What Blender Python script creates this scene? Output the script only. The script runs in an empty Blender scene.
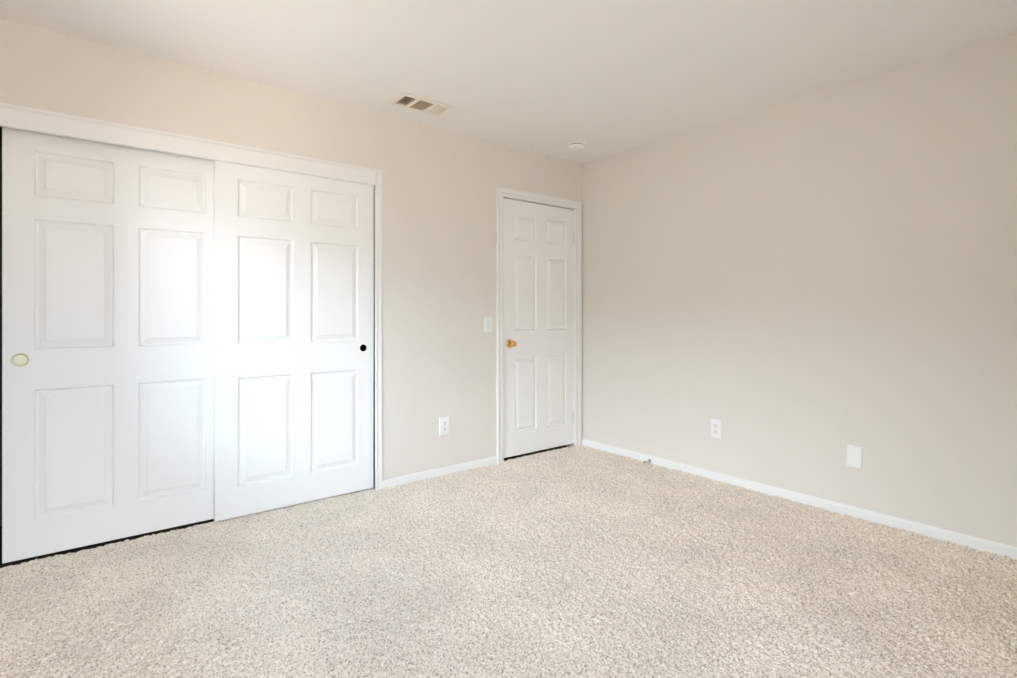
import bpy, math, random
import numpy as np
from mathutils import Vector, Matrix

C = bpy.context.scene
COL = C.collection
random.seed(4)

# ------------------------------------------------------------------ camera
W, H = 1017, 678
FPX, YAW, HORIZON = 535.0, math.radians(38.5), 313.5
cam_d = bpy.data.cameras.new('camera')
cam = bpy.data.objects.new('camera', cam_d); COL.objects.link(cam)
cam.location = (-3.388, -3.240, 1.137)
cam.rotation_euler = (math.pi / 2, 0, -YAW)
cam_d.sensor_fit = 'HORIZONTAL'; cam_d.sensor_width = 36.0
cam_d.lens = 36.0 * FPX / W
cam_d.shift_x = 0.0
cam_d.shift_y = -(H / 2 - HORIZON) / W
cam_d.clip_start = 0.02
C.camera = cam

# ------------------------------------------------------------------ sky, sun, exposure
SKY_STRENGTH, SUN_STRENGTH = 28.5, 0.7
SUN_ELEV, SUN_ANGLE, SUN_SIDE = 17.0, 24.0, 26.0
EXPOSURE = 0.05
world = bpy.data.worlds.new('world'); C.world = world
world.use_nodes = True
wn, wl = world.node_tree.nodes, world.node_tree.links
wn.clear()
w_out = wn.new('ShaderNodeOutputWorld'); w_bg = wn.new('ShaderNodeBackground')
w_co = wn.new('ShaderNodeTexCoord'); w_sep = wn.new('ShaderNodeSeparateXYZ')
wl.new(w_co.outputs['Generated'], w_sep.inputs[0])
def elev(deg): return (math.sin(math.radians(deg)) + 1) / 2
def sky_ramp(stops):
    mp = wn.new('ShaderNodeMapRange'); mp.inputs['From Min'].default_value = -1.0; mp.inputs['From Max'].default_value = 1.0
    rp = wn.new('ShaderNodeValToRGB'); wl.new(w_sep.outputs['Z'], mp.inputs['Value']); wl.new(mp.outputs['Result'], rp.inputs['Fac'])
    cr = rp.color_ramp
    for _ in stops[2:]: cr.elements.new(0.5)
    for el_, (d_, c_) in zip(cr.elements, stops): el_.position = elev(d_); el_.color = c_ + (1,)
    return rp.outputs['Color']
# towards the back garden: pale sunlit paving below, bright hazy sky low down, deeper blue higher up
SKY_OPEN = [(-90, (0.36, 0.31, 0.285)), (-2, (0.36, 0.31, 0.285)), (3, (0.27, 0.34, 0.43)), (11, (0.31, 0.39, 0.50)),
            (14, (0.60, 0.72, 0.87)), (24, (0.60, 0.72, 0.87)), (30, (0.12, 0.19, 0.31)), (90, (0.12, 0.19, 0.31))]
# towards the side: bands shaped for the light, a bright strip between dim ones
SKY_SIDE = [(-90, (0.14, 0.13, 0.12)), (-2, (0.14, 0.13, 0.12)), (3, (0.09, 0.10, 0.11)), (11, (0.12, 0.14, 0.16)),
             (13, (0.78, 0.92, 1.08)), (25, (0.78, 0.92, 1.08)), (30, (0.08, 0.12, 0.19)), (90, (0.08, 0.12, 0.19))]
w_side = wn.new('ShaderNodeMapRange'); w_side.interpolation_type = 'SMOOTHSTEP'
w_side.inputs['From Min'].default_value = -0.62; w_side.inputs['From Max'].default_value = -0.78
wl.new(w_sep.outputs['X'], w_side.inputs['Value'])
w_mix = wn.new('ShaderNodeMix'); w_mix.data_type = 'RGBA'
wl.new(w_side.outputs['Result'], w_mix.inputs['Factor'])
wl.new(sky_ramp(SKY_OPEN), w_mix.inputs['A']); wl.new(sky_ramp(SKY_SIDE), w_mix.inputs['B'])
wl.new(w_mix.outputs['Result'], w_bg.inputs['Color'])
w_bg.inputs['Strength'].default_value = SKY_STRENGTH
wl.new(w_bg.outputs[0], w_out.inputs[0])

sun_d = bpy.data.lights.new('sun', 'SUN'); sun = bpy.data.objects.new('sun', sun_d); COL.objects.link(sun)
sun_d.energy = SUN_STRENGTH; sun_d.angle = math.radians(SUN_ANGLE); sun_d.color = (0.88, 0.945, 1.0)
_el, _sd = math.radians(SUN_ELEV), math.radians(SUN_SIDE)
_dir = Vector((math.sin(_sd) * math.cos(_el), math.cos(_sd) * math.cos(_el), -math.sin(_el)))
sun.rotation_euler = _dir.to_track_quat('-Z', 'Y').to_euler()
sun.location = (-6, -6, 4)

C.view_settings.view_transform = 'Standard'; C.view_settings.look = 'None'
C.view_settings.exposure = EXPOSURE; C.view_settings.gamma = 1.0
C.view_settings.use_curve_mapping = False
C.cycles.max_bounces = 14; C.cycles.diffuse_bounces = 10; C.cycles.transparent_max_bounces = 8
C.cycles.use_denoising = True
C.cycles.sample_clamp_indirect = 8.0

# room measures (metres): corner of the two photographed walls at the origin
XL, YF, ZC = -3.80, -4.40, 2.44          # wall on the left, wall behind the camera, ceiling
WIN_X0, WIN_X1, WIN_Z0, WIN_Z1 = -3.48, -2.12, 0.75, 2.08     # window behind the camera
WIN_Y0, WIN_Y1 = -1.58, -0.60                                    # window in the side wall
T = 0.12

# portals so the daylight through the windows is sampled well
for nm_, w_, loc_, rz_ in (('front', WIN_X1 - WIN_X0, ((WIN_X0 + WIN_X1) / 2, YF - T - 0.01, (WIN_Z0 + WIN_Z1) / 2), 0.0),
                           ('side', WIN_Y1 - WIN_Y0, (XL - T - 0.01, (WIN_Y0 + WIN_Y1) / 2, (WIN_Z0 + WIN_Z1) / 2), -math.pi / 2)):
    pd = bpy.data.lights.new('portal_' + nm_, 'AREA'); po = bpy.data.objects.new('portal_' + nm_, pd); COL.objects.link(po)
    pd.shape = 'RECTANGLE'; pd.size = w_; pd.size_y = WIN_Z1 - WIN_Z0
    pd.cycles.is_portal = True
    po.location = loc_; po.rotation_euler = (math.pi / 2, 0, rz_)

# ------------------------------------------------------------------ materials
def mat(name, color, rough=0.5, metal=0.0, spec=0.5, noise=0.0, nscale=6.0, bump=0.0, bscale=200.0):
    m = bpy.data.materials.new(name); m.use_nodes = True
    n, l = m.node_tree.nodes, m.node_tree.links
    b = n['Principled BSDF']
    b.inputs['Roughness'].default_value = rough; b.inputs['Metallic'].default_value = metal
    b.inputs['Specular IOR Level'].default_value = spec
    tc = n.new('ShaderNodeTexCoord')
    nz = n.new('ShaderNodeTexNoise'); nz.inputs['Scale'].default_value = nscale; nz.inputs['Detail'].default_value = 3
    l.new(tc.outputs['Object'], nz.inputs['Vector'])
    mx = n.new('ShaderNodeMix'); mx.data_type = 'RGBA'
    mx.inputs['A'].default_value = tuple(c * (1 - noise) for c in color) + (1,)
    mx.inputs['B'].default_value = tuple(min(1, c * (1 + noise)) for c in color) + (1,)
    l.new(nz.outputs['Fac'], mx.inputs['Factor']); l.new(mx.outputs['Result'], b.inputs['Base Color'])
    if bump:
        bz = n.new('ShaderNodeTexNoise'); bz.inputs['Scale'].default_value = bscale; bz.inputs['Detail'].default_value = 2
        l.new(tc.outputs['Object'], bz.inputs['Vector'])
        bp = n.new('ShaderNodeBump'); bp.inputs['Strength'].default_value = bump; bp.inputs['Distance'].default_value = 0.002
        l.new(bz.outputs['Fac'], bp.inputs['Height']); l.new(bp.outputs['Normal'], b.inputs['Normal'])
    return m

M = {
    'wall': mat('wall_paint', (0.775, 0.735, 0.68), 0.75, spec=0.25, noise=0.006, nscale=2.5, bump=0.12, bscale=160),
    'ceiling': mat('ceiling_paint', (0.885, 0.87, 0.845), 0.85, spec=0.15, noise=0.006, nscale=2.5, bump=0.15, bscale=130),
    'trim': mat('trim_paint', (0.86, 0.855, 0.84), 0.38, noise=0.004),
    'door': mat('door_paint', (0.90, 0.90, 0.89), 0.42, noise=0.004, bump=0.04, bscale=300),
    'closet': mat('closet_shade', (0.30, 0.27, 0.24), 0.9, spec=0.1, noise=0.01),  # dark colour put on the inner walls in place of shade
    'plate': mat('white_plastic', (0.88, 0.885, 0.88), 0.35, noise=0.003),
    'plate_inner': mat('white_plastic_inner', (0.82, 0.82, 0.81), 0.35, noise=0.003),
    'slot': mat('dark_slot', (0.22, 0.21, 0.20), 0.7, noise=0.02),
    'gap': mat('ring_shade', (0.09, 0.085, 0.08), 0.8, noise=0.02),
    'pale_rim': mat('pale_rim', (0.90, 0.88, 0.78), 0.4, noise=0.01),
    'slab_shade': mat('slab_shade', (0.06, 0.035, 0.02), 0.7, noise=0.1),  # near-black slab colour stands in for shade in the gaps under the doors
    'black': mat('black_cup', (0.003, 0.0025, 0.002), 0.9, spec=0.05, noise=0.05),
    'brass': mat('brass', (0.80, 0.52, 0.20), 0.24, metal=1.0, noise=0.03, nscale=30),
    'brass_shine': mat('brass_shine', (0.86, 0.84, 0.63), 0.45, metal=0.15, noise=0.03, nscale=30),  # paleness carries the bright reflection of polished brass
    'steel': mat('painted_hinge', (0.80, 0.78, 0.74), 0.4, noise=0.01),
    'vent': mat('vent_enamel', (0.86, 0.80, 0.72), 0.45, noise=0.006),
    'duct': mat('duct_brown', (0.46, 0.26, 0.12), 0.8, noise=0.05),
    'damper': mat('damper_tan', (0.74, 0.53, 0.36), 0.7, noise=0.02),
    'grey_rubber': mat('grey_rubber', (0.40, 0.37, 0.33), 0.6, noise=0.01),
    'nickel': mat('stop_metal', (0.42, 0.38, 0.34), 0.4, metal=0.8, noise=0.03),
}

def carpet_material():
    m = bpy.data.materials.new('carpet'); m.use_nodes = True
    n, l = m.node_tree.nodes, m.node_tree.links
    b = n['Principled BSDF']
    b.inputs['Roughness'].default_value = 1.0; b.inputs['Specular IOR Level'].default_value = 0.05
    b.inputs['Sheen Weight'].default_value = 0.15; b.inputs['Sheen Roughness'].default_value = 0.6
    tc = n.new('ShaderNodeTexCoord')
    def noise(scale, detail=2.0, rough=0.5):
        z = n.new('ShaderNodeTexNoise'); z.inputs['Scale'].default_value = scale
        z.inputs['Detail'].default_value = detail; z.inputs['Roughness'].default_value = rough
        l.new(tc.outputs['Object'], z.inputs['Vector']); return z
    fine = noise(135, 2.0, 0.7)
    rp = n.new('ShaderNodeValToRGB'); l.new(fine.outputs['Fac'], rp.inputs['Fac'])
    r = rp.color_ramp
    r.elements[0].position = 0.34; r.elements[0].color = (0.36, 0.285, 0.22, 1)
    r.elements[1].position = 0.62; r.elements[1].color = (0.97, 0.88, 0.78, 1)
    e = r.elements.new(0.46); e.color = (0.82, 0.705, 0.595, 1)
    # worn / brushed areas of the pile, decimetre sized
    big = noise(2.6, 3.0, 0.55)
    mr = n.new('ShaderNodeMapRange'); l.new(big.outputs['Fac'], mr.inputs['Value'])
    mr.inputs['From Min'].default_value = 0.35; mr.inputs['From Max'].default_value = 0.65
    mr.inputs['To Min'].default_value = 0.94; mr.inputs['To Max'].default_value = 1.07
    mx = n.new('ShaderNodeVectorMath'); mx.operation = 'SCALE'
    l.new(rp.outputs['Color'], mx.inputs[0]); l.new(mr.outputs['Result'], mx.inputs['Scale'])
    l.new(mx.outputs['Vector'], b.inputs['Base Color'])
    bn = noise(170, 2.0, 0.6)
    bp = n.new('ShaderNodeBump'); bp.inputs['Strength'].default_value = 0.5; bp.inputs['Distance'].default_value = 0.004
    l.new(bn.outputs['Fac'], bp.inputs['Height']); l.new(bp.outputs['Normal'], b.inputs['Normal'])
    return m
M['carpet'] = carpet_material()

def glass_material():
    m = bpy.data.materials.new('window_glass'); m.use_nodes = True
    n, l = m.node_tree.nodes, m.node_tree.links; n.clear()
    out = n.new('ShaderNodeOutputMaterial'); mix = n.new('ShaderNodeMixShader')
    tr = n.new('ShaderNodeBsdfTransparent'); tr.inputs['Color'].default_value = (0.95, 0.97, 0.96, 1)
    gl = n.new('ShaderNodeBsdfGlossy'); gl.inputs['Roughness'].default_value = 0.02
    fr = n.new('ShaderNodeFresnel'); fr.inputs['IOR'].default_value = 1.25
    l.new(fr.outputs[0], mix.inputs[0]); l.new(tr.outputs[0], mix.inputs[1]); l.new(gl.outputs[0], mix.inputs[2])
    l.new(mix.outputs[0], out.inputs[0]); return m
M['glass'] = glass_material()

# ------------------------------------------------------------------ mesh helpers
class MB:
    def __init__(s): s.v, s.f, s.sm = [], [], []
    def face(s, idx, smooth=False): s.f.append(tuple(idx)); s.sm.append(smooth)
    def add(s, *pts):
        b = len(s.v); s.v.extend(tuple(p) for p in pts); return list(range(b, b + len(pts)))
    def quad(s, a, b, c, d, smooth=False): s.face(s.add(a, b, c, d), smooth)
    def box(s, x0, x1, y0, y1, z0, z1, ch=0.0):
        if ch <= 0:
            i = s.add((x0,y0,z0),(x1,y0,z0),(x1,y1,z0),(x0,y1,z0),(x0,y0,z1),(x1,y0,z1),(x1,y1,z1),(x0,y1,z1))
            for q in ((3,2,1,0),(4,5,6,7),(0,1,5,4),(1,2,6,5),(2,3,7,6),(3,0,4,7)): s.face([i[k] for k in q])
            return
        # chamfered box
        import itertools
        vid = {}
        xs, ys, zs = (x0, x1), (y0, y1), (z0, z1)
        for sx, sy, sz in itertools.product((0,1),(0,1),(0,1)):
            p = (xs[sx], ys[sy], zs[sz]); d = ((1,-1)[sx]*ch, (1,-1)[sy]*ch, (1,-1)[sz]*ch)
            for ax in range(3):       # vertex lying on the face normal to axis ax
                q = [p[k] if k == ax else p[k] + d[k] for k in range(3)]
                vid[(sx,sy,sz,ax)] = s.add(q)[0]
        for ax in range(3):
            o = [k for k in range(3) if k != ax]
            for sd in (0,1):
                loop = []
                for a, b in ((0,0),(1,0),(1,1),(0,1)):
                    key = [0,0,0]; key[ax] = sd; key[o[0]] = a; key[o[1]] = b
                    loop.append(vid[tuple(key)+(ax,)])
                s.face(loop)
        for ax in range(3):
            o = [k for k in range(3) if k != ax]
            for a in (0,1):
                for b in (0,1):
                    k0 = [0,0,0]; k0[o[0]] = a; k0[o[1]] = b; k1 = list(k0); k1[ax] = 1
                    s.face([vid[tuple(k0)+(o[0],)], vid[tuple(k1)+(o[0],)], vid[tuple(k1)+(o[1],)], vid[tuple(k0)+(o[1],)]])
        for key in itertools.product((0,1),(0,1),(0,1)):
            s.face([vid[key+(0,)], vid[key+(1,)], vid[key+(2,)]])
    def lathe(s, prof, seg=32, frame=None, cap0=True, cap1=True, smooth=True):
        """prof: (radius, along) pairs; axis = local z, mapped by frame (Matrix)"""
        fr = frame or Matrix.Identity(4); rings = []
        for r, a in prof:
            rings.append(s.add(*[tuple(fr @ Vector((r*math.cos(2*math.pi*k/seg), r*math.sin(2*math.pi*k/seg), a))) for k in range(seg)]))
        for A, B in zip(rings, rings[1:]):
            for k in range(seg): s.face([A[k], A[(k+1)%seg], B[(k+1)%seg], B[k]], smooth)
        if cap0: s.face(rings[0][::-1])
        if cap1: s.face(rings[-1])
    def build(s, name, material, parent=None, smooth_all=False, loc=None):
        me = bpy.data.meshes.new(name); me.from_pydata(s.v, [], s.f)
        import bmesh
        bm = bmesh.new(); bm.from_mesh(me); bmesh.ops.recalc_face_normals(bm, faces=bm.faces[:]); bm.to_mesh(me); bm.free()
        me.polygons.foreach_set('use_smooth', [bool(x) or smooth_all for x in s.sm])
        me.materials.append(M[material] if isinstance(material, str) else material)
        o = bpy.data.objects.new(name, me); COL.objects.link(o)
        if parent: o.parent = parent
        if loc: o.location = loc
        return o

def tag(o, label, cat=None, kind=None, group=None):
    o['label'] = label
    if cat: o['category'] = cat
    if kind: o['kind'] = kind
    if group: o['group'] = group
    return o
def thing(name, label, cat, loc=(0,0,0), kind='thing', group=None):
    o = bpy.data.objects.new(name, None); COL.objects.link(o); o.location = loc; o.empty_display_size = 0.05
    return tag(o, label, cat, kind, group)
def copy_tree(o, parent=None):
    c = o.copy(); COL.objects.link(c)
    if parent: c.parent = parent
    for ch in [k for k in bpy.data.objects if k.parent == o]: copy_tree(ch, c)
    return c

# ------------------------------------------------------------------ room shell
CL0, CL1, CLZ = -3.715, -1.9125, 2.05      # closet opening
DR0, DR1, DRZ = -0.868, -0.076, 2.041     # bedroom door opening

mb = MB()                                  # the wall with the closet and the door
mb.box(XL - T, CL0, 0, T, -0.05, ZC)
mb.box(CL0, CL1, 0, T, CLZ, ZC)
mb.box(CL1, DR0, 0, T, -0.05, ZC)
mb.box(DR0, DR1, 0, T, DRZ, ZC)
mb.box(DR1, T, 0, T, -0.05, ZC)
tag(mb.build('wall_back', 'wall'), 'beige wall holding the closet doors and the hinged bedroom door', 'wall', 'structure')
mb = MB(); mb.box(0, T, YF - T, 0, -0.05, ZC)
tag(mb.build('wall_right', 'wall'), 'plain beige wall running from the door corner to the right edge', 'wall', 'structure')
mb = MB()
mb.box(XL - T, XL, YF - T, WIN_Y0, -0.05, ZC); mb.box(XL - T, XL, WIN_Y1, 0, -0.05, ZC)
mb.box(XL - T, XL, WIN_Y0, WIN_Y1, -0.05, WIN_Z0); mb.box(XL - T, XL, WIN_Y0, WIN_Y1, WIN_Z1, ZC)
tag(mb.build('wall_left', 'wall'), 'beige side wall with the window, just left of the closet', 'wall', 'structure')
mb = MB()
mb.box(XL, WIN_X0, YF - T, YF, -0.05, ZC); mb.box(WIN_X1, 0, YF - T, YF, -0.05, ZC)
mb.box(WIN_X0, WIN_X1, YF - T, YF, -0.05, WIN_Z0); mb.box(WIN_X0, WIN_X1, YF - T, YF, WIN_Z1, ZC)
tag(mb.build('wall_front', 'wall'), 'beige wall with a window, behind the viewer', 'wall', 'structure')

mb = MB(); mb.box(XL - T, XL, YF - T - 3.4, YF - T, -0.05, 2.6)  # unseen wall added to block the sun from the window behind
tag(mb.build('wall_sunblock', 'wall'), 'added unseen wall keeping the sun out of the window behind the viewer', 'wall', 'structure')

# enclosures behind the openings: closet interior and the dark hall behind the door
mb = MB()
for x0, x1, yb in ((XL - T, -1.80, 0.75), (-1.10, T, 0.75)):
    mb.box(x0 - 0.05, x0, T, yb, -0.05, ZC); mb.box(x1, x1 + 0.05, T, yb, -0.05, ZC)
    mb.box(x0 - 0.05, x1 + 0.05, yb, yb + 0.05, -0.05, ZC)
tag(mb.build('wall_closet', 'closet'), 'inner walls coloured dark like shade behind the closet doors and the bedroom door', 'wall', 'structure')

# ceiling with the opening of the air vent
VX0, VX1, VY0, VY1 = -1.890, -1.577, -0.366, -0.206
mb = MB()
X0, X1, Y0, Y1 = XL - T - 0.06, T + 0.06, YF - T, 0.82
mb.box(X0, VX0, Y0, Y1, ZC, ZC + 0.25); mb.box(VX1, X1, Y0, Y1, ZC, ZC + 0.25)
mb.box(VX0, VX1, Y0, VY0, ZC, ZC + 0.25); mb.box(VX0, VX1, VY1, Y1, ZC, ZC + 0.25)
tag(mb.build('ceiling', 'ceiling'), 'flat off-white painted ceiling above the empty room', 'ceiling', 'structure')

# carpeted floor: a dense grid whose height is the tufted pile
def carpet_floor():
    step = 0.0042
    xa, xb, ya, yb = XL - 0.01, 0.01, YF - 0.01, 0.046
    nx, ny = int((xb - xa) / step), int((yb - ya) / step)
    rng = np.random.default_rng(7)
    fx = np.fft.fftfreq(nx, d=(xb - xa) / nx)[:, None]; fy = np.fft.fftfreq(ny, d=(yb - ya) / ny)[None, :]
    fr2 = fx ** 2 + fy ** 2
    def band(sig):
        n = np.fft.fft2(rng.standard_normal((nx, ny)))
        r = np.fft.ifft2(n * np.exp(-2 * (math.pi * sig) ** 2 * fr2)).real
        return r / r.std()
    tuft = band(0.0030); clump = band(0.0075); wave = band(0.07)
    h = 0.0024 * np.clip(tuft, -2.2, 1.6) + 0.0013 * np.clip(clump, -2.2, 2) + 0.0010 * wave
    h -= h.mean()
    gx, gy = np.meshgrid(np.linspace(xa, xb, nx), np.linspace(ya, yb, ny), indexing='ij')
    h[(gx > DR0 - 0.01) & (gy > 0.018)] = -0.03          # pile dropped so the shade-coloured slab shows under the bedroom door
    co = np.stack([gx, gy, h], -1).reshape(-1, 3).astype(np.float32)
    idx = np.arange(nx * ny).reshape(nx, ny)
    q = np.stack([idx[:-1, :-1], idx[1:, :-1], idx[1:, 1:], idx[:-1, 1:]], -1).reshape(-1, 4)
    # slab under the pile, reaching below the walls and into the closet
    b = len(co)
    x0, x1, y0, y1, z0, z1 = X0, X1, Y0, Y1, -0.10, -0.018
    box = np.array([(x0,y0,z0),(x1,y0,z0),(x1,y1,z0),(x0,y1,z0),(x0,y0,z1),(x1,y0,z1),(x1,y1,z1),(x0,y1,z1)], np.float32)
    bq = np.array([(3,2,1,0),(4,5,6,7),(0,1,5,4),(1,2,6,5),(2,3,7,6),(3,0,4,7)]) + b
    co = np.concatenate([co, box]); q = np.concatenate([q, bq])
    me = bpy.data.meshes.new('floor')
    me.vertices.add(len(co)); me.vertices.foreach_set('co', co.ravel())
    me.loops.add(q.size); me.loops.foreach_set('vertex_index', q.ravel().astype(np.int32))
    me.polygons.add(len(q)); me.polygons.foreach_set('loop_start', np.arange(0, q.size, 4, dtype=np.int32))
    sm = np.ones(len(q), bool); sm[-6:] = False
    me.update(calc_edges=True); me.polygons.foreach_set('use_smooth', sm)
    me.materials.append(M['carpet']); me.materials.append(M['slab_shade'])
    mi = np.zeros(len(q), np.int32); mi[-6:] = 1; me.polygons.foreach_set('material_index', mi)
    o = bpy.data.objects.new('floor', me); COL.objects.link(o)
    return tag(o, 'wall-to-wall beige plush carpet floor with a speckled pile', 'floor', 'structure')
carpet_floor()

# ------------------------------------------------------------------ trim
def casing(name, x0, x1, z1, prof, label, material='trim', zb=-0.012):
    """mitred frame round an opening; prof: (distance outward from the opening, distance out of the wall)"""
    mb = MB(); rows = []
    for u, d in prof:
        rows.append(mb.add((x0-u, -d, zb), (x0-u, -d, z1+u), (x1+u, -d, z1+u), (x1+u, -d, zb)))
    for a, b in zip(rows, rows[1:]):
        for k in range(3): mb.face([a[k], a[k+1], b[k+1], b[k]])
    return tag(mb.build(name, material), label, 'door casing', 'structure')

# bedroom door casing (colonial profile) and its jamb
casing('trim_1', DR0 + 0.004, DR1 - 0.004, DRZ - 0.004,
       [(0, 0), (0, 0.007), (0.004, 0.010), (0.022, 0.011), (0.029, 0.0075), (0.036, 0.0125), (0.052, 0.0175), (0.060, 0.0175), (0.063, 0.015), (0.063, 0)],
       'white moulded casing framing the hinged bedroom door')
mb = MB()
mb.box(DR0, DR0 + 0.006, 0, T, -0.02, DRZ); mb.box(DR1 - 0.006, DR1, 0, T, -0.02, DRZ); mb.box(DR0, DR1, 0, T, DRZ - 0.006, DRZ)
mb.box(DR0 + 0.006, DR0 + 0.018, 0.052, 0.09, -0.02, DRZ); mb.box(DR1 - 0.018, DR1 - 0.006, 0.052, 0.09, -0.02, DRZ)
mb.box(DR0, DR1, 0.052, 0.09, DRZ - 0.018, DRZ)
tag(mb.build('trim_2', 'trim'), 'white jamb lining inside the bedroom door opening', 'door jamb', 'structure')
# closet: narrow casing and the fascia board hiding the sliding track
casing('trim_3', CL0, CL1, 2.048,
       [(0, -0.02), (0, 0.010), (0.004, 0.013), (0.012, 0.013), (0.018, 0.009), (0.030, 0.009), (0.036, 0.012), (0.043, 0.012), (0.0465, 0.009), (0.0465, 0)],
       'narrow white casing around the closet opening')
for o in [bpy.data.objects['trim_3']]:
    for v in o.data.vertices:              # the head of this casing is only a slim strip
        if v.co.z > 2.048: v.co.z = 2.048 + (v.co.z - 2.048) * 0.42; v.co.y *= 0.3
mb = MB(); mb.box(CL0 + 0.0005, CL1 - 0.0005, -0.0185, 0.0105, 1.963, 2.0465, 0.003)
tag(mb.build('trim_4', 'trim'), 'white fascia board across the top of the sliding closet doors', 'fascia', 'structure')

def baseboard(name, p0, p1, nrm, label):
    """straight run from p0 to p1 against a wall whose room side is nrm"""
    prof = [(0, -0.015), (0.012, -0.015), (0.012, 0.038), (0.0105, 0.046), (0.007, 0.052), (0.003, 0.054), (0, 0.054)]
    mb = MB(); a, b, n = Vector(p0), Vector(p1), Vector(nrm)
    R = [mb.add(tuple(a + n*d + Vector((0,0,z))), tuple(b + n*d + Vector((0,0,z)))) for d, z in prof]
    for i in range(len(R)):
        j = (i + 1) % len(R); mb.face([R[i][0], R[i][1], R[j][1], R[j][0]])
    mb.face([r[0] for r in R]); mb.face([r[1] for r in R][::-1])
    return tag(mb.build(name, 'trim'), label, 'baseboard', 'structure')
baseboard('baseboard_right', (0, YF, 0), (0, 0, 0), (-1,0,0), 'white baseboard along the foot of the long plain wall')
baseboard('baseboard_back', (CL1 + 0.0465, 0, 0), (DR0 - 0.059, 0, 0), (0,-1,0), 'short white baseboard between the closet and the bedroom door')
baseboard('baseboard_left', (XL, YF, 0), (XL, 0, 0), (1,0,0), 'white baseboard along the side wall by the closet')
baseboard('baseboard_front', (XL + 0.012, YF, 0), (-0.012, YF, 0), (0,1,0), 'white baseboard along the wall behind the viewer')

# ------------------------------------------------------------------ panelled doors
def slab_mesh(w, h, th, holes, pull=None):
    """front face at y=0, leaf reaches to y=th; holes: panel rectangles; pull: (cx, cz, r, half) round recess"""
    mb = MB(); ch = 0.002
    rects = list(holes) + ([(pull[0]-pull[3], pull[0]+pull[3], pull[1]-pull[3], pull[1]+pull[3])] if pull else [])
    xs = sorted({ch, w - ch, *[r[0] for r in rects], *[r[1] for r in rects]})
    zs = sorted({ch, h - ch, *[r[2] for r in rects], *[r[3] for r in rects]})
    for x0, x1 in zip(xs, xs[1:]):
        for z0, z1 in zip(zs, zs[1:]):
            cx, cz = (x0+x1)/2, (z0+z1)/2
            if any(r[0] < cx < r[1] and r[2] < cz < r[3] for r in rects): continue
            mb.quad((x0,0,z0),(x1,0,z0),(x1,0,z1),(x0,0,z1))
    for r in holes:                        # sides and floor of each panel opening
        a = [(r[0],r[2]),(r[1],r[2]),(r[1],r[3]),(r[0],r[3])]
        for k in range(4):
            p, q = a[k], a[(k+1)%4]
            mb.quad((p[0],0,p[1]),(q[0],0,q[1]),(q[0],0.016,q[1]),(p[0],0.016,p[1]))
        mb.quad(*[(p[0],0.016,p[1]) for p in a])
    if pull:
        cx, cz, r, hf = pull; n = 32; ci, sq, cb = [], [], []
        for k in range(n):
            t = 2*math.pi*k/n; c, s_ = math.cos(t), math.sin(t); m = hf/max(abs(c), abs(s_))
            ci.append((cx+r*c,0,cz+r*s_)); sq.append((cx+m*c,0,cz+m*s_)); cb.append((cx+r*c,0.02,cz+r*s_))
        for k in range(n):
            j = (k+1)%n
            mb.quad(ci[k],ci[j],sq[j],sq[k]); mb.quad(ci[k],ci[j],cb[j],cb[k])
        mb.face(mb.add(*cb))
    o0 = [(ch,0,ch),(w-ch,0,ch),(w-ch,0,h-ch),(ch,0,h-ch)]
    o1 = [(0,ch,0),(w,ch,0),(w,ch,h),(0,ch,h)]
    o2 = [(0,th,0),(w,th,0),(w,th,h),(0,th,h)]
    for A, B in ((o0,o1),(o1,o2)):
        for k in range(4): mb.quad(A[k],A[(k+1)%4],B[(k+1)%4],B[k])
    mb.quad(*o2)
    return mb
def panel_mesh(w, h, bev=0.040, depth=0.0135):
    """raised panel: small step down from the leaf's face, then a broad slope up to a flat field"""
    rings = [(0.0003, 0.0003), (0.0015, 0.001), (0.005, depth*0.7), (0.007, depth), (0.012, depth), (bev-0.002, 0.0026), (bev, 0.0008), (bev+0.0012, 0.0006)]
    mb = MB(); R = []
    R.append(mb.add((0.0003,0.0155,0.0003),(w-0.0003,0.0155,0.0003),(w-0.0003,0.0155,h-0.0003),(0.0003,0.0155,h-0.0003)))
    for i, d in rings: R.append(mb.add((i,d,i),(w-i,d,i),(w-i,d,h-i),(i,d,h-i)))
    for A, B in zip(R, R[1:]):
        for k in range(4): mb.face([A[k],A[(k+1)%4],B[(k+1)%4],B[k]])
    mb.face(R[-1]); mb.face(R[0][::-1])
    return mb
def panelled_leaf(root, w, h, th, cols, rows, pull=None, bev=0.040):
    holes = [(c0, c1, r0, r1) for c0, c1 in cols for r0, r1 in rows]
    slab_mesh(w, h, th, holes, pull).build('door_slab', 'door', root)
    for c0, c1, r0, r1 in holes:
        panel_mesh(c1-c0, r1-r0, bev).build('panel', 'door', root, loc=(c0, 0, r0))

YAX = Matrix.Rotation(math.pi/2, 4, 'X')    # lathe axis -> -y (out of the wall)
def pull_parts(root, cx, cz, material, label, cup_label, cup_mat):
    fr = Matrix.Translation((cx, 0, cz)) @ YAX
    rim = MB(); rim.lathe([(0.0296,-0.004),(0.0296,0.0005),(0.0320,0.0022),(0.0338,0.0012),(0.0338,-0.0002)], 40, fr, False, False)
    ro = rim.build('finger_pull', material, root); ro['label'] = label
    cup = MB(); cup.lathe([(0.0294,0.0002),(0.0292,-0.012),(0.0238,-0.012),(0.0234,-0.001),(0.0224,-0.0003),(0.010,-0.0012),(0.001,-0.0014)], 40, fr, False, True)
    co = cup.build('pull_cup', cup_mat, ro); co['label'] = cup_label

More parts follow.
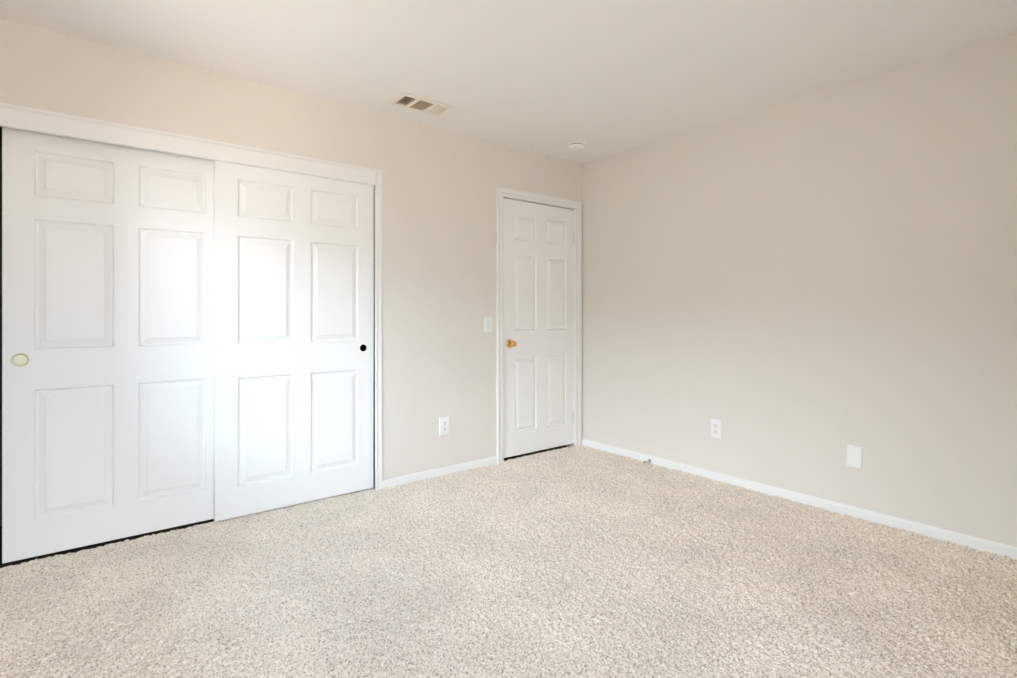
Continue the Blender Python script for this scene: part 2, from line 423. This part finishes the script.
ROWS = [(0.170, 0.771), (0.957, 1.560), (1.665, 1.874)]     # heights above the leaf's foot
CW, CH = 0.914, 1.977
c1 = thing('closet_door', 'white six-panel sliding closet door with the pale brass finger pull, set behind its neighbour', 'closet door', (-3.672, 0.052, 0.014), group='sliding closet doors')
panelled_leaf(c1, CW, CH, 0.034, [(0.108, 0.405), (0.504, 0.806)], ROWS, (0.060, 0.912, 0.0305, 0.040))
pull_parts(c1, 0.060, 0.912, 'pale_rim', 'pale rim of the brass finger pull', 'brass disc coloured pale for its reflection, set in a dark groove', 'brass_shine')
c2 = thing('closet_door', 'white six-panel sliding closet door with the black round finger pull, in front of its neighbour', 'closet door', (-2.829, 0.014, 0.009), group='sliding closet doors')
panelled_leaf(c2, CW, CH, 0.034, [(0.112, 0.412), (0.512, 0.812)], ROWS, (0.843, 0.908, 0.023, 0.036))
fr = Matrix.Translation((0.843, 0, 0.908)) @ YAX
rim = MB(); rim.lathe([(0.0222,-0.004),(0.0222,0.0005),(0.0235,0.0014),(0.0255,0.001),(0.0258,-0.0002)], 40, fr, False, False)
ro = rim.build('finger_pull', 'trim', c2); ro['label'] = 'white rim of the round finger pull'
cup = MB(); cup.lathe([(0.0221,0.0006),(0.0215,-0.012),(0.019,-0.0165),(0.001,-0.017)], 40, fr, False, True)
co = cup.build('pull_cup', 'black', ro); co['label'] = 'black inside of the finger pull'

# bedroom door (hinged): leaf, six panels, knob, hinges
d1 = thing('door_1', 'white six-panel hinged bedroom door with a brass knob, beside the room corner', 'door', (-0.861, 0.010, 0.021), kind='structure')
panelled_leaf(d1, 0.778, 2.006, 0.036, [(0.122, 0.350), (0.462, 0.686)], [(0.181, 0.761), (0.980, 1.577), (1.694, 1.893)], bev=0.034)
fr = Matrix.Translation((0.070, 0, 0.881)) @ YAX
kb = MB(); kb.lathe([(0.010,0.004),(0.0105,0.022),(0.014,0.028),(0.0225,0.036),(0.0255,0.046),(0.0245,0.055),(0.019,0.061),(0.008,0.0635),(0.001,0.064)], 40, fr, True, True)
ko = kb.build('knob', 'brass', d1); ko['label'] = 'round brass knob'
rs = MB(); rs.lathe([(0.033,-0.0005),(0.033,0.004),(0.030,0.0075),(0.020,0.0095),(0.011,0.010)], 40, fr, False, True)
rs.build('rosette', 'brass', ko)
for hz in (0.216, 1.761):
    hb = MB(); fr = Matrix.Translation((0.7825, -0.0045, hz - 0.044))
    hb.lathe([(0.0055,0),(0.0065,0.002),(0.0065,0.086),(0.0055,0.088)], 20, fr)
    hb.lathe([(0.0038,0.088),(0.005,0.091),(0.003,0.096),(0.0008,0.097)], 16, fr)
    hb.lathe([(0.0008,-0.009),(0.003,-0.008),(0.005,-0.003),(0.0038,0)], 16, fr)
    ho = hb.build('hinge', 'steel', d1)
    lf = MB(); lf.box(0.757, 0.7775, -0.0012, 0.0004, hz - 0.044, hz + 0.044); lf.build('hinge_leaf', 'steel', ho)

# ------------------------------------------------------------------ wall plates
def bevel_plate(w, h, t, e=0.005):
    """plate on the plane y=0, face towards -y, softened edge"""
    mb = MB(); R = []
    for i, y in ((0,0),(0,-t*0.45),(e*0.35,-t*0.8),(e,-t)):
        R.append(mb.add((-w/2+i,y,-h/2+i),(w/2-i,y,-h/2+i),(w/2-i,y,h/2-i),(-w/2+i,y,h/2-i)))
    for A, B in zip(R, R[1:]):
        for k in range(4): mb.face([A[k],A[(k+1)%4],B[(k+1)%4],B[k]])
    mb.face(R[0][::-1]); mb.face(R[-1]); return mb
def screw(parent, x, z, y, name='screw'):
    s = MB(); s.lathe([(0.0034,0),(0.0034,0.0008),(0.002,0.0014),(0.0005,0.0014)], 16, Matrix.Translation((x,y,z)) @ YAX); return s.build(name, 'plate_inner', parent)

def make_outlet(label, w, h):
    t = thing('wall_outlet', label, 'outlet', group='duplex wall outlets')
    bevel_plate(w, h, 0.007).build('cover_plate', 'plate', t)
    for dz in (-0.0205, 0.0205):
        r = MB(); n = 28; ring = []
        for d, y in ((1.0,-0.0065),(1.0,-0.0085),(0.94,-0.0092)):       # rounded face cut flat at top and bottom
            ring.append(r.add(*[(d*0.0172*math.cos(2*math.pi*k/n), y, dz + d*max(-0.0138, min(0.0138, 0.0172*math.sin(2*math.pi*k/n)))) for k in range(n)]))
        for A, B in zip(ring, ring[1:]):
            for k in range(n): r.face([A[k],A[(k+1)%n],B[(k+1)%n],B[k]])
        r.face(ring[-1]); r.face(ring[0][::-1])
        ro = r.build('receptacle', 'plate_inner', t)
        s = MB(); s.box(-0.0075,-0.0050,-0.0097,-0.0088,dz-0.001,dz+0.0085); s.box(0.0050,0.0075,-0.0097,-0.0088,dz,dz+0.0078)
        s.lathe([(0.0030,0),(0.0030,0.0009)], 14, Matrix.Translation((0,-0.0088,dz-0.0075)) @ YAX, False, True)
        s.build('socket_slot', 'slot', ro)
    screw(t, 0, 0, -0.007)
    return t
o1 = make_outlet('white duplex outlet between the closet and the bedroom door', 0.080, 0.125); o1.location = (-1.391, 0, 0.343)
o2 = copy_tree(o1); o2['label'] = 'white duplex outlet on the long plain wall, nearer the corner than the blank plate'
o2.location = (0, -1.262, 0.350); o2.rotation_euler = (0, 0, -math.pi/2)

sw = thing('light_switch', 'white light switch on the wall beside the bedroom door casing', 'light switch', (-1.0075, 0, 1.055))
bevel_plate(0.074, 0.114, 0.0065).build('cover_plate', 'plate', sw)
rk = MB(); rk.box(-0.0168, 0.0168, -0.0080, -0.006, -0.0335, 0.0335, 0.0008)
ro = rk.build('rocker', 'plate_inner', sw)
for v in ro.data.vertices:                                  # the paddle leans a little
    if v.co.y < -0.007: v.co.y -= 0.0035 * (v.co.z + 0.034) / 0.068
ro.data.update()

bp_ = thing('blank_wall_plate', 'blank white cover plate, slightly tilted, low on the long plain wall', 'wall plate', (0, -2.099, 0.334))
bevel_plate(0.079, 0.120, 0.007).build('cover_plate', 'plate', bp_)
for dz in (-0.042, 0.042): screw(bp_, 0, dz, -0.007)
bp_.rotation_euler = (0, math.radians(2.6), -math.pi/2)

# door stop on the baseboard
ds = thing('door_stop', 'small white door stop with grey ends, on the baseboard of the long plain wall', 'door stop', (-0.012, -0.722, 0.017))
XAX = Matrix.Rotation(-math.pi/2, 4, 'Y')                   # lathe axis -> -x
b = MB(); b.lathe([(0.0125,0),(0.0125,0.003),(0.008,0.008),(0.0055,0.012)], 24, XAX); b.build('base', 'nickel', ds)
b = MB()
prof = []
for k in range(27):
    prof.append((0.0052 if k % 2 else 0.0041, 0.010 + k*0.0019))
b.lathe(prof, 20, XAX); b.build('spring', 'steel', ds)
b = MB(); b.lathe([(0.006,0.058),(0.0095,0.060),(0.0095,0.070),(0.008,0.0735),(0.003,0.0745),(0.0005,0.0745)], 24, XAX); tp = b.build('rubber_tip', 'grey_rubber', ds); tp['label'] = 'grey rubber tip'

# ------------------------------------------------------------------ ceiling fittings
VCX, VCY = (VX0+VX1)/2, (VY0+VY1)/2
vt = thing('air_vent', 'rectangular three-section air vent in the ceiling above the closet wall', 'air vent', (VCX, VCY, ZC))
cells = [(-1.882,-1.807), (-1.783,-1.682), (-1.658,-1.585)]
CY0, CY1 = -0.358, -0.214
OX0, OX1, OY0, OY1 = -1.912, -1.555, -0.396, -0.178
fb = MB()
def pl(x, y, z): return (x - VCX, y - VCY, z)
xs = [OX0 + 0.004] + [v for c in cells for v in c] + [OX1 - 0.004]; ys = [OY0 + 0.004, CY0, CY1, OY1 - 0.004]
zf = -0.006
for i in range(len(xs)-1):
    for j in range(3):
        if j == 1 and i in (1, 3, 5): continue
        fb.quad(pl(xs[i],ys[j],zf), pl(xs[i+1],ys[j],zf), pl(xs[i+1],ys[j+1],zf), pl(xs[i],ys[j+1],zf))
a0 = [(xs[0],ys[0]),(xs[-1],ys[0]),(xs[-1],ys[-1]),(xs[0],ys[-1])]; a1 = [(OX0,OY0),(OX1,OY0),(OX1,OY1),(OX0,OY1)]
for k in range(4):
    p, q, r_, s_ = a0[k], a0[(k+1)%4], a1[(k+1)%4], a1[k]
    fb.quad(pl(*p,zf), pl(*q,zf), pl(*r_,-0.0005), pl(*s_,-0.0005))
for c in cells:
    e4 = [(c[0],CY0),(c[1],CY0),(c[1],CY1),(c[0],CY1)]
    for k in range(4):
        p, q = e4[k], e4[(k+1)%4]; fb.quad(pl(*p,zf), pl(*q,zf), pl(*q,0.012), pl(*p,0.012))
fb.build('frame', 'vent', vt)
def blade(mb, a, b, off, th=0.0009):
    """thin sloping blade between a and b, leaning by off over its height"""
    a, b, o = Vector(a), Vector(b), Vector(off); n = Vector((0,0,1)).cross(b - a).normalized() * th
    for s in (1,):
        p = [a, b, b + o, a + o]
        i = mb.add(*[tuple(x) for x in p], *[tuple(x + n) for x in p])
        for q in ((0,1,2,3),(7,6,5,4),(0,4,5,1),(1,5,6,2),(2,6,7,3),(3,7,4,0)): mb.face([i[k] for k in q])
def bank(cell, mode):
    mb = MB(); x0, x1 = cell
    if mode == 'side_left' or mode == 'side_right':
        n = 7
        for k in range(n):
            x = x0 + (k + 0.5) * (x1 - x0) / n; dx = -0.006 if mode == 'side_left' else 0.006
            blade(mb, pl(x, CY0, zf+0.001), pl(x, CY1, zf+0.001), (-dx, 0, 0.0085))
    else:
        n = 11
        for k in range(n):
            y = CY0 + (k + 0.5) * (CY1 - CY0) / n
            blade(mb, pl(x0, y, zf+0.001), pl(x1, y, zf+0.001), (0, 0.009, 0.009))
    o = mb.build('louver_bank', 'vent', vt)
    return o
bank(cells[0], 'side_left'); bank(cells[1], 'middle'); bank(cells[2], 'side_right')
db = MB()
dz0, dz1 = 0.016, 0.2
e4 = [(VX0+0.0005,VY0+0.0005),(VX1-0.0005,VY0+0.0005),(VX1-0.0005,VY1-0.0005),(VX0+0.0005,VY1-0.0005)]
for k in range(4):
    p, q = e4[k], e4[(k+1)%4]; db.quad(pl(*p,0.0), pl(*q,0.0), pl(*q,dz1), pl(*p,dz1))
db.quad(*[pl(*p,dz1) for p in e4])
dm = MB(); dm.box(cells[1][0]-0.006-VCX, cells[1][1]+0.008-VCX, CY0-VCY+0.002, CY1-VCY+0.004, 0.020, 0.022)
dmo = dm.build('damper', 'damper', vt); dmo['label'] = 'tan damper plate above the middle louvers'
do = db.build('duct', 'duct', vt); do['label'] = 'brown duct behind the louvers'

sd = thing('smoke_detector', 'round white smoke detector on the ceiling near the room corner', 'smoke detector', (-0.425, -0.352, ZC))
DN = Matrix.Rotation(math.pi, 4, 'X')                       # lathe axis -> down
b = MB(); b.lathe([(0.072,0),(0.072,0.006),(0.069,0.010),(0.056,0.0115)], 48, DN); b.build('base', 'plate', sd)
b = MB(); b.lathe([(0.050,0.011),(0.050,0.0165)], 48, DN, False, False); b.build('vent_slot', 'gap', sd)
b = MB(); b.lathe([(0.0505,0.016),(0.057,0.017),(0.0575,0.026),(0.054,0.034),(0.045,0.039),(0.020,0.041),(0.001,0.041)], 48, DN); b.build('cover', 'plate', sd)

# ------------------------------------------------------------------ windows behind and beside the viewer (the room's daylight)
def window(name, label, w, loc, rz):
    """local x along the wall, local -y towards the room; origin at the middle of the opening's foot on the room side"""
    t = thing(name, label, 'window', loc, kind='structure'); t.rotation_euler = (0, 0, rz)
    h = WIN_Z1 - WIN_Z0; a = w / 2; y0, y1 = 0.035, 0.085
    f = MB()
    f.box(-a, -a+0.04, y0, y1, 0, h); f.box(a-0.04, a, y0, y1, 0, h)
    f.box(-a+0.04, a-0.04, y0, y1, 0, 0.04); f.box(-a+0.04, a-0.04, y0, y1, h-0.04, h)
    f.box(-0.022, 0.022, y0, y1, 0.04, h-0.04)
    f.build('window_frame', 'trim', t)
    for x0, x1 in ((-a+0.041, -0.023), (0.023, a-0.041)):
        g = MB(); g.box(x0, x1, 0.0585, 0.0615, 0.041, h-0.041); g.build('pane', 'glass', t)
    g = MB(); g.box(-a-0.03, a+0.03, -0.03, 0.035, -0.02, 0, 0.003); g.build('window_sill', 'trim', t)
window('window_1', 'sliding window in the wall behind the viewer', WIN_X1 - WIN_X0, ((WIN_X0+WIN_X1)/2, YF, WIN_Z0), math.pi)
window('window_2', 'sliding window in the side wall by the closet', WIN_Y1 - WIN_Y0, (XL, (WIN_Y0+WIN_Y1)/2, WIN_Z0), math.pi/2)
